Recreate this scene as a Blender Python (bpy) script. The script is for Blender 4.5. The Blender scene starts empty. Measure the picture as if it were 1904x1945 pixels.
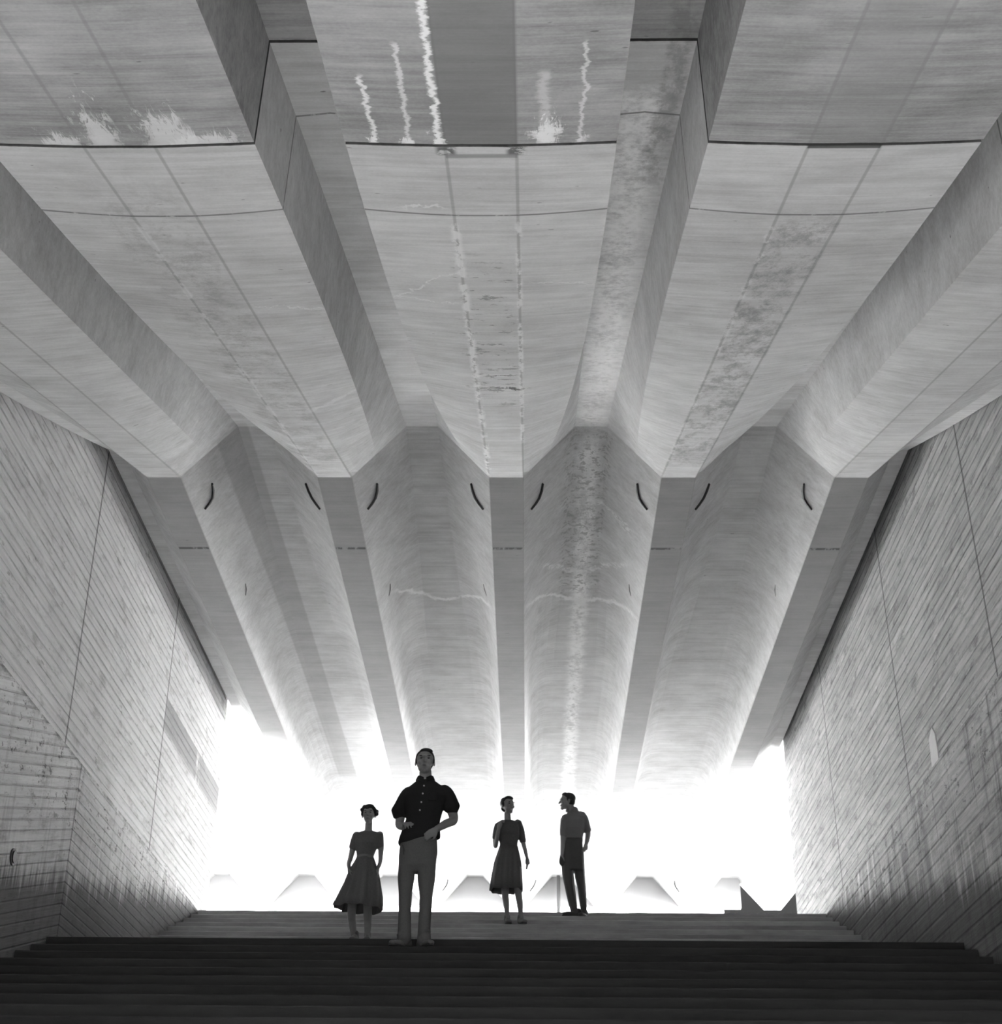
import bpy, bmesh, math, random
import numpy as np
from mathutils import Vector, Matrix
random.seed(7)
S = bpy.context.scene
COL = S.collection

# ------------------------------------------------------------------ camera
ZE = 1.485                       # eye height above the lower floor
F_PX, PITCH, YAW, ROLL = 2900.9, 28.1046, 1.2044, -0.6338
th, ps, rr = (math.radians(a) for a in (PITCH, YAW, ROLL))
fwd = Vector((-math.sin(ps)*math.cos(th), math.cos(ps)*math.cos(th), math.sin(th)))
rgt = Vector((math.cos(ps), math.sin(ps), 0))
upv = rgt.cross(fwd)
r2 = rgt*math.cos(rr) - upv*math.sin(rr)
u2 = rgt*math.sin(rr) + upv*math.cos(rr)
cam = bpy.data.cameras.new('camera')
co = bpy.data.objects.new('camera', cam); COL.objects.link(co)
co.matrix_world = Matrix(((r2.x, u2.x, -fwd.x, 0), (r2.y, u2.y, -fwd.y, 0), (r2.z, u2.z, -fwd.z, ZE), (0, 0, 0, 1)))
cam.sensor_fit = 'HORIZONTAL'; cam.sensor_width = 36; cam.lens = 36*F_PX/1904
cam.clip_end = 500
cam.dof.use_dof = True; cam.dof.focus_distance = 9.0; cam.dof.aperture_fstop = 7.0
S.camera = co

# ------------------------------------------------------------------ light and exposure
w = bpy.data.worlds.new('World'); S.world = w; w.use_nodes = True
bg = w.node_tree.nodes['Background']
bg.inputs[0].default_value = (1, 1, 1, 1); bg.inputs[1].default_value = 3.0
sl = bpy.data.lights.new('sun', 'SUN'); sl.energy = 8; sl.angle = 0.01
so = bpy.data.objects.new('sun', sl); COL.objects.link(so)
so.rotation_euler = Vector((-0.12, 0.45, -0.85)).to_track_quat('-Z', 'Y').to_euler()
S.view_settings.view_transform = 'Standard'; S.view_settings.look = 'None'
S.view_settings.gamma = 1; S.view_settings.use_curve_mapping = False
S.view_settings.exposure = 3.65

# ------------------------------------------------------------------ measures of the hall
P = 1.83                                   # beam pitch
X0 = -0.247                                # centre beam
YZ, YJ, YF = 14.1485, 5.91, 33.1           # main fold, near pour joint, far end
HB, HT = 7.975+ZE, 8.609+ZE                # soffit and recess height of level part
SB, ST = .179, .173                        # half widths of soffit strip and recess top
DZ = HT-HB
SN, S1 = .331, .3046                       # slope of the inclined ceiling
XL, XR = -4.602, 4.112                     # walls
YEL, YER = 21.85, 23.6                     # far ends of the walls
ZT = 5.02+ZE                               # top floor level
ZLAND = 3.205+ZE
RISE, TREAD = .15125, .42

# ------------------------------------------------------------------ node helpers
class NT:
    def __init__(s, name):
        s.m = bpy.data.materials.new(name); s.m.use_nodes = True
        s.t = s.m.node_tree; s.b = s.t.nodes['Principled BSDF']
        s.b.inputs['Specular IOR Level'].default_value = .25
        s.co = s.t.nodes.new('ShaderNodeTexCoord').outputs['Object']
        sp = s.t.nodes.new('ShaderNodeSeparateXYZ'); s.t.links.new(s.co, sp.inputs[0])
        s.X, s.Y, s.Z = sp.outputs
    def put(s, v, inp):
        if isinstance(v, (int, float)): inp.default_value = v
        else: s.t.links.new(v, inp)
    def M(s, op, a, b=0, c=0, clamp=False):
        n = s.t.nodes.new('ShaderNodeMath'); n.operation = op; n.use_clamp = clamp
        s.put(a, n.inputs[0]); s.put(b, n.inputs[1]); s.put(c, n.inputs[2]); return n.outputs[0]
    def vec(s, x, y, z):
        n = s.t.nodes.new('ShaderNodeCombineXYZ')
        for q, i in zip((x, y, z), n.inputs): s.put(q, i)
        return n.outputs[0]
    def scl(s, sx, sy, sz, off=0):
        return s.vec(s.M('MULTIPLY_ADD', s.X, sx, off), s.M('MULTIPLY', s.Y, sy), s.M('MULTIPLY', s.Z, sz))
    def noise(s, v, scale=1, detail=3, rough=.55, dist=0):
        n = s.t.nodes.new('ShaderNodeTexNoise'); s.t.links.new(v, n.inputs['Vector'])
        n.inputs['Scale'].default_value = scale; n.inputs['Detail'].default_value = detail
        n.inputs['Roughness'].default_value = rough; n.inputs['Distortion'].default_value = dist
        return n.outputs['Fac']
    def ss(s, x, lo, hi):                   # smoothstep lo->hi
        n = s.t.nodes.new('ShaderNodeMapRange'); n.interpolation_type = 'SMOOTHSTEP'
        s.put(x, n.inputs[0]); n.inputs[1].default_value = lo; n.inputs[2].default_value = hi
        if lo > hi:
            n.inputs[1].default_value = hi; n.inputs[2].default_value = lo
            n.inputs[3].default_value = 1; n.inputs[4].default_value = 0
        return n.outputs[0]
    def band(s, x, a, b, soft): return s.M('MULTIPLY', s.ss(x, a-soft, a+soft), s.ss(x, b+soft, b-soft))
    def near(s, x, c, hw, soft): return s.ss(s.M('ABSOLUTE', s.M('SUBTRACT', x, c)), hw+soft, hw)
    def mul(s, *a):
        r = a[0]
        for q in a[1:]: r = s.M('MULTIPLY', r, q)
        return r
    def mixto(s, v, target, mask): # v*(1-m)+t*m
        return s.M('ADD', s.M('MULTIPLY', v, s.M('SUBTRACT', 1, mask)), s.M('MULTIPLY', mask, target))
    def out(s, val, rough=.85, bump=None, bs=.3, bd=.01):
        s.t.links.new(s.vec(val, val, val), s.b.inputs['Base Color'])
        s.b.inputs['Roughness'].default_value = rough
        if bump is not None:
            n = s.t.nodes.new('ShaderNodeBump'); n.inputs['Strength'].default_value = bs; n.inputs['Distance'].default_value = bd
            s.t.links.new(bump, n.inputs['Height']); s.t.links.new(n.outputs[0], s.b.inputs['Normal'])
        return s.m

def plain(name, v, rough=.8, spec=.2, grain=.0, gs=60):
    n = NT(name)
    n.b.inputs['Specular IOR Level'].default_value = spec
    if grain:
        return n.out(n.M('MULTIPLY', v, n.M('ADD', 1-grain, n.M('MULTIPLY', n.noise(n.co, gs), 2*grain))), rough)
    n.b.inputs['Base Color'].default_value = (v, v, v, 1); n.b.inputs['Roughness'].default_value = rough
    return n.m

# ------------------------------------------------------------------ ceiling concrete
def ceiling_mat():
    n = NT('board-marked ceiling concrete')
    X, Y, Z = n.X, n.Y, n.Z
    big = n.noise(n.scl(.55, .45, .8), 1, 4, .6)
    mid = n.noise(n.scl(2.2, 3.2, 3.2), 1, 5, .65)
    st = n.noise(n.scl(1.1, 20, 14), 1, 4, .6)
    st2 = n.noise(n.scl(2.5, 70, 50), 1, 2, .5)
    fine = n.noise(n.scl(60, 60, 60), 1, 2, .5)
    v = n.M('ADD', .59, n.M('MULTIPLY', n.M('SUBTRACT', big, .5), .36))
    v = n.M('ADD', v, n.M('MULTIPLY', n.M('SUBTRACT', mid, .5), .36))
    v = n.M('ADD', v, n.M('MULTIPLY', n.M('SUBTRACT', st, .5), .30))
    v = n.M('ADD', v, n.M('MULTIPLY', n.M('SUBTRACT', st2, .5), .12))
    v = n.M('ADD', v, n.M('MULTIPLY', n.M('SUBTRACT', fine, .5), .10))
    # panels poured separately differ a little in tone
    v = n.M('ADD', v, n.M('MULTIPLY', n.ss(Y, 5.92, 5.90), -.24))
    # scattered small dark chips
    ch = n.noise(n.scl(9, 26, 20), 1, 2, .5)
    v = n.mixto(v, .10, n.M('MULTIPLY', n.ss(ch, .74, .80), .75))
    wig = n.M('SUBTRACT', n.noise(n.scl(4, 7, 4), 1, 5, .75), .5)
    wx = n.M('MULTIPLY_ADD', wig, .22, X)
    wigy = n.M('SUBTRACT', n.noise(n.scl(5, 3, 4, 9), 1, 4, .7), .5)
    wy = n.M('MULTIPLY_ADD', wigy, .35, Y)
    rag = n.noise(n.scl(14, 14, 14), 1, 4, .7)
    rag2 = n.noise(n.scl(9, 3.0, 9, 5), 1, 4, .7)
    rag3 = n.M('ADD', n.M('MULTIPLY', rag, .5), n.M('MULTIPLY', n.noise(n.scl(3.5, 1.6, 4, 8), 1, 4, .7), .5))
    rel = n.M('SUBTRACT', X, X0)
    uu = n.M('MULTIPLY', n.M('SUBTRACT', n.M('FRACT', n.M('ADD', n.M('DIVIDE', rel, P), .5)), .5), P)  # from beam centre
    au = n.M('ABSOLUTE', uu)
    # thin joint lines along both edges of each soffit strip
    e = n.near(au, SB+.002, .004, .010)
    v = n.mixto(v, .22, n.mul(e, n.ss(Y, YZ+.5, YZ-.5), .45))
    def vline(x0, y0, x1, y1, hw, strength, thr=(.42, .6), val=.85, wob=wx, patch=rag2, soft=.5):
        nonlocal v
        xc = n.M('MULTIPLY_ADD', Y, (x1-x0)/(y1-y0), x0-(x1-x0)/(y1-y0)*y0)
        d = n.M('ABSOLUTE', n.M('SUBTRACT', wob, xc))
        m = n.mul(n.ss(d, hw*1.3, hw*.25), n.band(Y, y0+soft*.3, y1-.02 if soft < .6 else y1, soft*.3 if soft > .1 else .03), n.ss(patch, *thr), strength)
        v = n.mixto(v, val, m)
    def hline(y, x0, x1, hw, strength, slope=0, thr=(.35, .5), val=.85, wob=wy, patch=rag, arch=0):
        nonlocal v
        yc = n.M('MULTIPLY_ADD', X, slope, y-slope*(x0+x1)/2)
        if arch:
            q_ = n.M('DIVIDE', n.M('SUBTRACT', X, (x0+x1)/2), (x1-x0)/2)
            yc = n.M('ADD', yc, n.M('MULTIPLY', n.M('SUBTRACT', 1, n.M('MULTIPLY', q_, q_)), arch))
        d = n.M('ABSOLUTE', n.M('SUBTRACT', wob, yc))
        v = n.mixto(v, val, n.mul(n.ss(d, hw*1.4, hw*.2), n.band(X, x0, x1, .06), n.ss(patch, *thr), strength))
    # darker centre strip of the nearest pour, stained strips elsewhere
    v = n.mixto(v, .17, n.mul(n.near(rel, 0, SB, .008), n.ss(Y, YJ+.01, YJ-.01), .75))
    v = n.mixto(v, .27, n.mul(n.near(rel, P, SB, .008), n.ss(Y, YJ+.01, YJ-.01), .35))
    v = n.mixto(v, .22, n.mul(n.near(rel, P, SB, .03), n.band(Y, 6.9, 13.5, .25), n.ss(n.noise(n.scl(5, 2.6, 5, 3), 1, 6, .8), .42, .66), .75))
    v = n.mixto(v, .20, n.mul(n.near(wx, X0-.05, .16, .05), n.band(Y, 7.6, 11.2, .4), n.ss(n.noise(n.scl(6, 9, 6, 1), 1, 4, .75), .56, .64), .7))
    v = n.mixto(v, .24, n.mul(n.near(wx, X0-P-.1, .20, .12), n.band(Y, 6.5, 13.8, .5), n.ss(n.noise(n.scl(4, 3, 5, 6), 1, 6, .8), .42, .68), .55))
    # soffit strips a shade apart from the wings
    v = n.mixto(v, .33, n.mul(n.ss(au, SB+.01, SB), n.ss(Y, 14.1, 14.2), .55))
    v = n.mixto(v, .30, n.mul(n.near(rel, -1.62*P+.0, .14, .03), n.band(Y, 14, 26, .2), .45))
    # white lime runs
    vline(-.62, 9.0, -.60, 14.1, .0, 0) if False else None
    vline(.63, 6.3, .66, 14.2, .20, .95, (.36, .58), .95, wx, rag3)            # recess right of the centre beam
    vline(.66, 14.2, .70, 27, .13, .95, (.36, .54), .95, wx, rag3)
    vline(.62, 14.2, .66, 19, .17, .50, (.50, .60), .85, wx, rag)
    v = n.mixto(v, .20, n.mul(n.near(wx, X0+.5*P-.02, .22, .06), n.band(Y, 14.2, 18.5, .5), n.ss(rag, .5, .6), .55))
    v = n.mixto(v, .20, n.mul(n.near(wx, .79, .04, .05), n.band(Y, 4.6, 7.8, .3), n.ss(rag2, .36, .60), .55))  # damp edge
    vline(-.43, 6.8, -.42, 14.1, .035, .85, (.45, .55), .85, n.M('MULTIPLY_ADD', wig, .05, X), rag2)
    vline(-.065, 6.8, -.065, 12.5, .022, .75, (.45, .55), .85, n.M('MULTIPLY_ADD', wig, .04, X), rag2)
    vline(X0-P-SB, 6.8, X0-P-SB, 14.1, .025, .5, (.47, .57), .8, n.M('MULTIPLY_ADD', wig, .06, X), rag2)
    vline(X0+P-SB, 6.8, X0+P-SB, 14.1, .025, .5, (.5, .6), .8, n.M('MULTIPLY_ADD', wig, .06, X), rag2)
    zig = n.M('SUBTRACT', n.noise(n.scl(8, 15, 8, 4), 1, 5, .75), .5)
    for x, y0, hw, k in ((-.775, 5.2, .014, .8), (-.60, 4.9, .014, .6), (-.455, 4.3, .018, 1.0), (.07, 5.15, .03, .35), (.25, 4.9, .012, .5)):
        vline(x, y0, x, YJ, hw, k, (.25, .42), .95, n.M('ADD', n.M('MULTIPLY_ADD', wig, .10, X), n.M('MULTIPLY', zig, .07)), rag, .05)
    # fans of lime just before the joint
    stk = n.noise(n.scl(30, 5, 10, 2), 1, 5, .75, 1.2)
    for x, L, hw, k in ((-.46, .22, .05, 1), (-.62, .12, .05, .9), (-.79, .12, .05, .9), (.085, .42, .10, .9), (.26, .15, .04, .5),
                        (-2.13, .62, .13, .55), (-1.80, .50, .22, .55), (-1.62, .2, .25, .6), (-2.35, .2, .15, .6)):
        d = n.M('SUBTRACT', YJ, Y)
        wdt = n.ss(n.M('DIVIDE', n.M('ABSOLUTE', n.M('SUBTRACT', wx, x)), hw), 1.1, .2)
        lm = n.mul(n.ss(d, L*1.2, 0), n.ss(d, -.005, .0), wdt)
        v = n.mixto(v, .95, n.mul(n.ss(n.M('ADD', n.M('MULTIPLY', lm, .55), n.M('MULTIPLY', stk, 1.5)), .92, 1.14), wdt, n.ss(d, -.01, 0), n.ss(d, L*1.3, L*.8), k))
    hline(17.75, -1.72, -.5, .06, .9, 0, (.3, .45), arch=.85)
    hline(17.8, -.02, 1.36, .06, .85, .25, (.32, .48), arch=.85)
    hline(16.95, .15, 1.2, .09, .8, -.1, (.45, .55), arch=.8)
    hline(15.9, .7, 1.2, .10, .8, .2, (.46, .54))
    hline(8.0, -.88, -.42, .016, .7, -1.2, (.38, .5))
    hline(8.35, -.9, -.40, .014, .6, .25, (.38, .5))
    hline(8.0, .02, .42, .014, .5, .3, (.38, .5))
    hline(8.5, -1.85, -1.40, .02, .6, .35, (.38, .5))
    hline(11.1, -1.9, -1.45, .05, .45, -.8, (.38, .5))
    hline(6.72, -.72, -.48, .02, .7, 0, (.3, .45))
    # dark cracks
    hline(10.55, -.30, -.02, .035, .9, .15, (.42, .47), .04)
    hline(10.2, -.34, -.12, .02, .8, -.1, (.45, .5), .05)
    lt = n.M('SUBTRACT', Y, n.M('MULTIPLY', n.M('POWER', au, 2), -.12))
    v = n.mixto(v, .14, n.mul(n.near(lt, 6.835, .004, .012), n.ss(rag2, .30, .45), .8))
    v = n.mixto(v, .13, n.mul(n.near(Y, 15.83, .012, .03), n.ss(au, SB, SB-.01), n.ss(rag2, .38, .5), .9))
    ywj = n.M('MULTIPLY_ADD', wigy, .03, Y)
    v = n.mixto(v, .04, n.mul(n.near(ywj, YJ, .006, .016), .95))
    v = n.mixto(v, .03, n.mul(n.near(Y, YJ, .012, .004), .9))
    v = n.mixto(v, .10, n.mul(n.near(n.M('ABSOLUTE', rel), SB+.0, .03, .035), n.band(ywj, 5.92, 6.02, .02), n.ss(au, .4, .3), n.ss(rag, .38, .52), .9))
    v = n.mixto(v, .20, n.mul(n.near(rel, 0, SB, .01), n.band(Y, 6.01, 6.06, .012), .7))
    v = n.mixto(v, .05, n.mul(n.near(rel, P, SB, .01), n.band(Y, 5.9, 5.955, .008), .9))
    v = n.M('MAXIMUM', v, .03)
    bump = n.M('ADD', st, n.M('MULTIPLY', rag, .6))
    return n.out(v, .88, bump, .25, .01)
CEIL = ceiling_mat()

def wl_(n): return n.noise(n.scl(4, 8, 3), 1, 4, .7)
def wall_mat(name, lower=False, side=-1):
    n = NT(name)
    X, Y, Z = n.X, n.Y, n.Z
    Zs = Z
    if lower and side < 0:                        # boards laid along the slope of the stairs
        Zs = n.M('MULTIPLY_ADD', n.M('MINIMUM', Y, 14.85), -.30, Z)
    pitchb = .105 if not (lower and side > 0) else .17
    zi = n.M('FLOOR', n.M('DIVIDE', Zs, pitchb))
    zf = n.M('FRACT', n.M('DIVIDE', Zs, pitchb))
    edge = n.ss(n.M('ABSOLUTE', n.M('SUBTRACT', zf, .5)), .36, .49)
    wn = n.t.nodes.new('ShaderNodeTexWhiteNoise'); wn.noise_dimensions = '2D'
    n.t.links.new(n.vec(zi, n.M('FLOOR', n.M('DIVIDE', n.M('SUBTRACT', Y, 14.37), 3.8)), 0), wn.inputs['Vector'])
    brd = wn.outputs['Value']
    big = n.noise(n.scl(1, .45, .7), 1, 4, .6)
    stv = n.vec(n.M('MULTIPLY', X, 3), n.M('MULTIPLY', Y, 1.3), n.M('MULTIPLY', Zs, 22))
    st = n.noise(stv, 1, 5, .65)
    drk = n.noise(n.vec(zi, n.M('MULTIPLY', Y, 2.2), n.M('MULTIPLY', Zs, 6)), 1, 4, .7)
    vert = n.noise(n.scl(3, 7, .6), 1, 4, .65)
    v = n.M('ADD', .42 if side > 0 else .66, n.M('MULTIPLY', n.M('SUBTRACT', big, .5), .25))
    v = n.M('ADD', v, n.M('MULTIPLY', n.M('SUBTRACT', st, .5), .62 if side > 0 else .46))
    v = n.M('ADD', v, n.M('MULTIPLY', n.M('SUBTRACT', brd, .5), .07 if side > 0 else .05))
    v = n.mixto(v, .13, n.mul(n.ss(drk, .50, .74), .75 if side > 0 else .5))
    pit = n.noise(n.vec(n.M('MULTIPLY', X, 3), n.M('MULTIPLY', Y, 3.2), n.M('MULTIPLY', Zs, 11)), 1, 5, .75)
    v = n.mixto(v, .12, n.mul(n.ss(pit, .60, .70), .6))
    v = n.mixto(v, .80, n.mul(n.ss(pit, .42, .30), .35))
    egn = n.ss(n.noise(n.vec(zi, n.M('MULTIPLY', Y, 1.1), 3.3), 1, 4, .7), .46, .68)
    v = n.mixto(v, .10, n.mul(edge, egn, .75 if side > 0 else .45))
    if lower:
        v = n.mixto(v, .85, n.mul(n.ss(vert, .52, .66), n.band(n.M('MULTIPLY_ADD', Y, -.24, Z), 1.63, 2.15, .25), .7))
        v = n.mixto(v, .12, n.mul(n.ss(vert, .48, .36), .5 if side > 0 else .22))
        v = n.mixto(v, .06, n.mul(n.ss(n.M('MULTIPLY_ADD', n.noise(n.scl(3, 4, 9), 1, 4, .7), .12, Z), ZT+.01, ZT+.05), n.ss(pit, .40, .56), .6))
        rag0 = n.noise(n.scl(1, 1.2, 1.0), 1, 3, .6)
        yl = n.M('FRACT', n.M('DIVIDE', n.M('SUBTRACT', Y, 13.53 if side > 0 else 14.85), .72 if side > 0 else 9))
        v = n.mixto(v, .07, n.mul(n.ss(n.M('ABSOLUTE', n.M('SUBTRACT', yl, .5)), .482 if side > 0 else .4975, .494 if side > 0 else .4988), n.ss(rag0, .38, .56), .75))
        rg = n.noise(n.scl(4, 5, 9), 1, 5, .8)
        v = n.mixto(v, .08, n.mul(n.ss(rg, .57, .63), n.band(Z, ZT-.75, ZT+.0, .15), .8))
        # ragged grime with painted shade cast by the upper floor edge
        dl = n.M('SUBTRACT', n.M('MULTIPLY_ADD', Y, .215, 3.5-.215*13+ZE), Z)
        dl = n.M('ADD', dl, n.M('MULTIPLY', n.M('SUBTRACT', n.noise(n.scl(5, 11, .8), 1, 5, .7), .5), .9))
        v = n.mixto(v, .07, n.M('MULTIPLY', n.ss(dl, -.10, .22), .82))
    v = n.mixto(v, .04, n.M('MULTIPLY', n.ss(Y, 3.3, 3.0), .95))     # unseen near walls darkened to cut bounce light
    ys = (14.37, 18.17) if side < 0 else (12.65, 16.1, 20.1)
    if not lower and side < 0:
        v = n.mixto(v, .20, n.mul(n.band(Z, ZE+6.62, ZE+7.02, .02), n.ss(Y, 18.17, 18.2), .65))     # one darker board lift
        v = n.mixto(v, .95, n.mul(n.near(n.M('MULTIPLY_ADD', wl_(n), .35, n.M('MULTIPLY_ADD', Z, .25, Y)), 20.35+.25*(6.7+ZE)+.17, .05, .12), n.band(Z, ZE+6.25, ZE+6.95, .15), n.ss(wl_(n), .44, .56), .7))
    if not lower:
        for y in ys: v = n.mixto(v, .08, n.mul(n.near(n.M('MULTIPLY_ADD', Z, -.06*(side > 0), Y), y-(.06*8.0 if side > 0 else 0), .008, .022), .8))
    v = n.M('MAXIMUM', v, .03)
    bump = n.M('SUBTRACT', n.M('ADD', n.M('MULTIPLY', st, .8), n.M('MULTIPLY', brd, .6)), n.M('MULTIPLY', edge, .9))
    return n.out(v, .9, bump, .8, .018)
WALL_L = wall_mat('board-marked left wall', False, -1)
WALL_R = wall_mat('board-marked right wall', False, 1)
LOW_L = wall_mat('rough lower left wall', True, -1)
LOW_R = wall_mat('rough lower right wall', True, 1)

def step_mat(name, base):
    n = NT(name)
    a = n.noise(n.scl(.5, 2.5, 3), 1, 4, .6); b = n.noise(n.scl(4, 12, 12), 1, 4, .7)
    v = n.M('ADD', base, n.M('MULTIPLY', n.M('SUBTRACT', a, .5), 1.4*base))
    v = n.M('ADD', v, n.M('MULTIPLY', n.M('SUBTRACT', b, .5), .6*base))
    return n.out(n.M('MAXIMUM', v, .015), .9, b, .3, .01)
STEP = step_mat('shade-toned step concrete', .035)  # steps in shade: the darkness is put into the base tone
STEPU = step_mat('flare-toned step concrete', .33)  # same concrete lightened, flare on the upper risers put into the tone
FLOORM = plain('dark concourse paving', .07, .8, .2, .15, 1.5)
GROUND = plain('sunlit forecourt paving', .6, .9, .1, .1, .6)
BOUNCE_FLOOR = plain('sun bounce paving', .17, .9, .1, .1, .6)
FACADE = plain('black facade', .0035, .95, .0, .2, 1)
DARKM = plain('dark light blocker', .06, .8, .2, .2, 1)  # dark finish for the added walls that keep light out
SLOTM = plain('dark rusted steel', .025, .6, .4)
PALE = plain('pale mortar', .62, .9, .2, .12, 9)
POSTM = plain('grey painted post', .08, .5, .4)
PANEL = plain('infill panel concrete', .36, .9, .2, .08, 3)

# ------------------------------------------------------------------ mesh helpers
def link(name, bm, mat=None, parent=None, smooth=False):
    me = bpy.data.meshes.new(name)
    bmesh.ops.recalc_face_normals(bm, faces=bm.faces)
    bm.to_mesh(me); bm.free()
    if mat: me.materials.append(mat)
    if smooth:
        for p_ in me.polygons: p_.use_smooth = True
    o = bpy.data.objects.new(name, me); COL.objects.link(o)
    if parent: o.parent = parent
    return o
def tag(o, label=None, cat=None, group=None, kind=None):
    if label: o['label'] = label
    if cat: o['category'] = cat
    if group: o['group'] = group
    if kind: o['kind'] = kind
    return o
def empty(name, loc=(0, 0, 0)):
    o = bpy.data.objects.new(name, None); COL.objects.link(o); o.location = loc; return o
def box(bm, x0, x1, y0, y1, z0, z1):
    vs = [bm.verts.new((x, y, z)) for x in (x0, x1) for y in (y0, y1) for z in (z0, z1)]
    for f in ((0, 1, 3, 2), (4, 6, 7, 5), (0, 4, 5, 1), (2, 3, 7, 6), (0, 2, 6, 4), (1, 5, 7, 3)):
        bm.faces.new([vs[i] for i in f])
def prism_yz(bm, pts, x0, x1):
    a = [bm.verts.new((x0, y, z)) for y, z in pts]; b = [bm.verts.new((x1, y, z)) for y, z in pts]
    bm.faces.new(a); bm.faces.new(b[::-1])
    for i in range(len(pts)):
        j = (i+1) % len(pts); bm.faces.new((a[i], b[i], b[j], a[j]))

# ------------------------------------------------------------------ ceiling of folded beams
def zbase(y):
    if y >= YZ: return HB
    zj = HB-SN*(YZ-YJ)
    return HB-SN*(YZ-y) if y >= YJ else zj-S1*(YJ-y)
def lerp(a, b, t): return a+(b-a)*t
H2 = P/2
def half_profile(y):
    """points (u, dz) from the strip edge to the recess centre"""
    sl_ = DZ/(H2-ST-SB)
    trap = [(SB, 0), (.245, .066*sl_), (.31, .131*sl_), (.385, .206*sl_), (.43, .251*sl_), (.56, .381*sl_), (.65, .471*sl_), (H2-ST, DZ), (.83, DZ), (H2, DZ)]
    if y < YZ:
        t = min(1, max(0, (YZ-y)/(YZ-YJ)))
        q = (1-t)**2.4
        bu, bz = lerp(.685, .43, q), lerp(.02, .251*sl_, q)
        cu, cz = lerp(.705, H2-ST, 1-t), lerp(.718, DZ, 1-t)
        pts = [(lerp(SB, bu, i/4), bz*(i/4)**1.25*1.0) for i in range(5)]
        pts[4] = (bu, bz)
        pts += [(lerp(bu, cu, .33), lerp(bz, cz, .33)), (lerp(bu, cu, .67), lerp(bz, cz, .67)), (cu, cz), (lerp(cu, H2, .5), cz), (H2, cz)]
        return pts
    t = (y-YZ)/(YF-YZ)
    e = min(1, t/.42) if t < .5 else min(1, (1-t)/.42)
    e = e*e*(3-2*e)
    U = [(SB, 0), (.205, .13), (.232, .27), (.27, .40), (.315, .50), (.39, .58), (.48, .622), (.60, DZ), (.75, DZ), (H2, DZ)]
    return [(lerp(a[0], b[0], e), lerp(a[1], b[1], e)) for a, b in zip(trap, U)]
def outer_profile(y):
    """outermost half beams run only as far as the side walls"""
    W = 4.40-2*P
    if y < YZ: t = min(1, (YZ-y)/(YZ-YJ)); q = (1-t)**2.4
    else: q = 1
    h = .34*q
    k = [0, .25, .5, .75, 1]
    pts = [(lerp(SB, .48, i), h*i) for i in k]
    return pts+[(.55, h), (.60, h), (W-.105, h), (W-.105, h+.4), (W, h+.4)]
def ysamples(y0, y1):
    ys = [y0]
    for a in (YJ-.013, YJ-.006, YJ+.006, YJ+.013, YZ): 
        if y0 < a < y1: ys.append(a)
    n_ = int((y1-y0)/.4)
    for i in range(1, n_):
        y = lerp(y0, y1, i/n_)
        if min(abs(y-q) for q in ys) > .08: ys.append(y)
    ys.append(y1)
    return sorted(ys)
def beam_segment(bm, xc, y0, y1, lf, rf):
    ys = ysamples(y0, y1); rows = []
    for y in ys:
        zb = zbase(y); g = .09 if abs(y-YJ) < .01 else 0
        L = [(-u, z) for u, z in lf(y)][::-1]; R = rf(y)
        row = [bm.verts.new((xc+u, y, zb+z+g)) for u, z in L+R]
        zt = zbase(y)+1.05
        row = row+[bm.verts.new((row[-1].co.x, y, zt)), bm.verts.new((row[0].co.x, y, zt))]
        rows.append(row)
    for a, b in zip(rows, rows[1:]):
        for i in range(len(a)):
            j = (i+1) % len(a); bm.faces.new((a[i], a[j], b[j], b[i]))
    bm.faces.new(rows[0]); bm.faces.new(rows[-1][::-1])
YB = -.5  # roof stops short behind the camera to let sun in, added for light
ceiling = tag(empty('ceiling', (0, 0, 0)), kind='structure')
for k in range(-4, 5):
    bm = bmesh.new(); xc = X0+k*P
    if abs(k) <= 1: beam_segment(bm, xc, YB, YF, half_profile, half_profile)
    elif abs(k) == 2:
        ye = YEL if k < 0 else YER
        fs = (outer_profile, half_profile) if k < 0 else (half_profile, outer_profile)
        beam_segment(bm, xc, YB, ye, *fs)
        beam_segment(bm, xc, ye, YF, half_profile, half_profile)
    else:
        beam_segment(bm, xc, YEL if k < 0 else YER, YF, half_profile, half_profile)
    link('folded_beam', bm, CEIL, ceiling)
# infill panels closing the recesses at the far end
for k in range(-4, 3):
    bm = bmesh.new(); hp = half_profile(YF)
    xc = X0+(k+.5)*P
    pts = [(xc-(H2-u), HB+z) for u, z in hp]+[(xc+(H2-u), HB+z) for u, z in hp[::-1][1:]]
    if k == 2: pts = [q for q in pts if q[0] < 4.55]+[(4.55, HT), (4.55, HB)]
    a = [bm.verts.new((x, YF-.22, z)) for x, z in pts]; b = [bm.verts.new((x, YF-.04, z)) for x, z in pts]
    bm.faces.new(a); bm.faces.new(b[::-1])
    for i in range(len(a)):
        j = (i+1) % len(a); bm.faces.new((a[i], b[i], b[j], a[j]))
    link('end_panel', bm, PANEL, ceiling)

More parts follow.
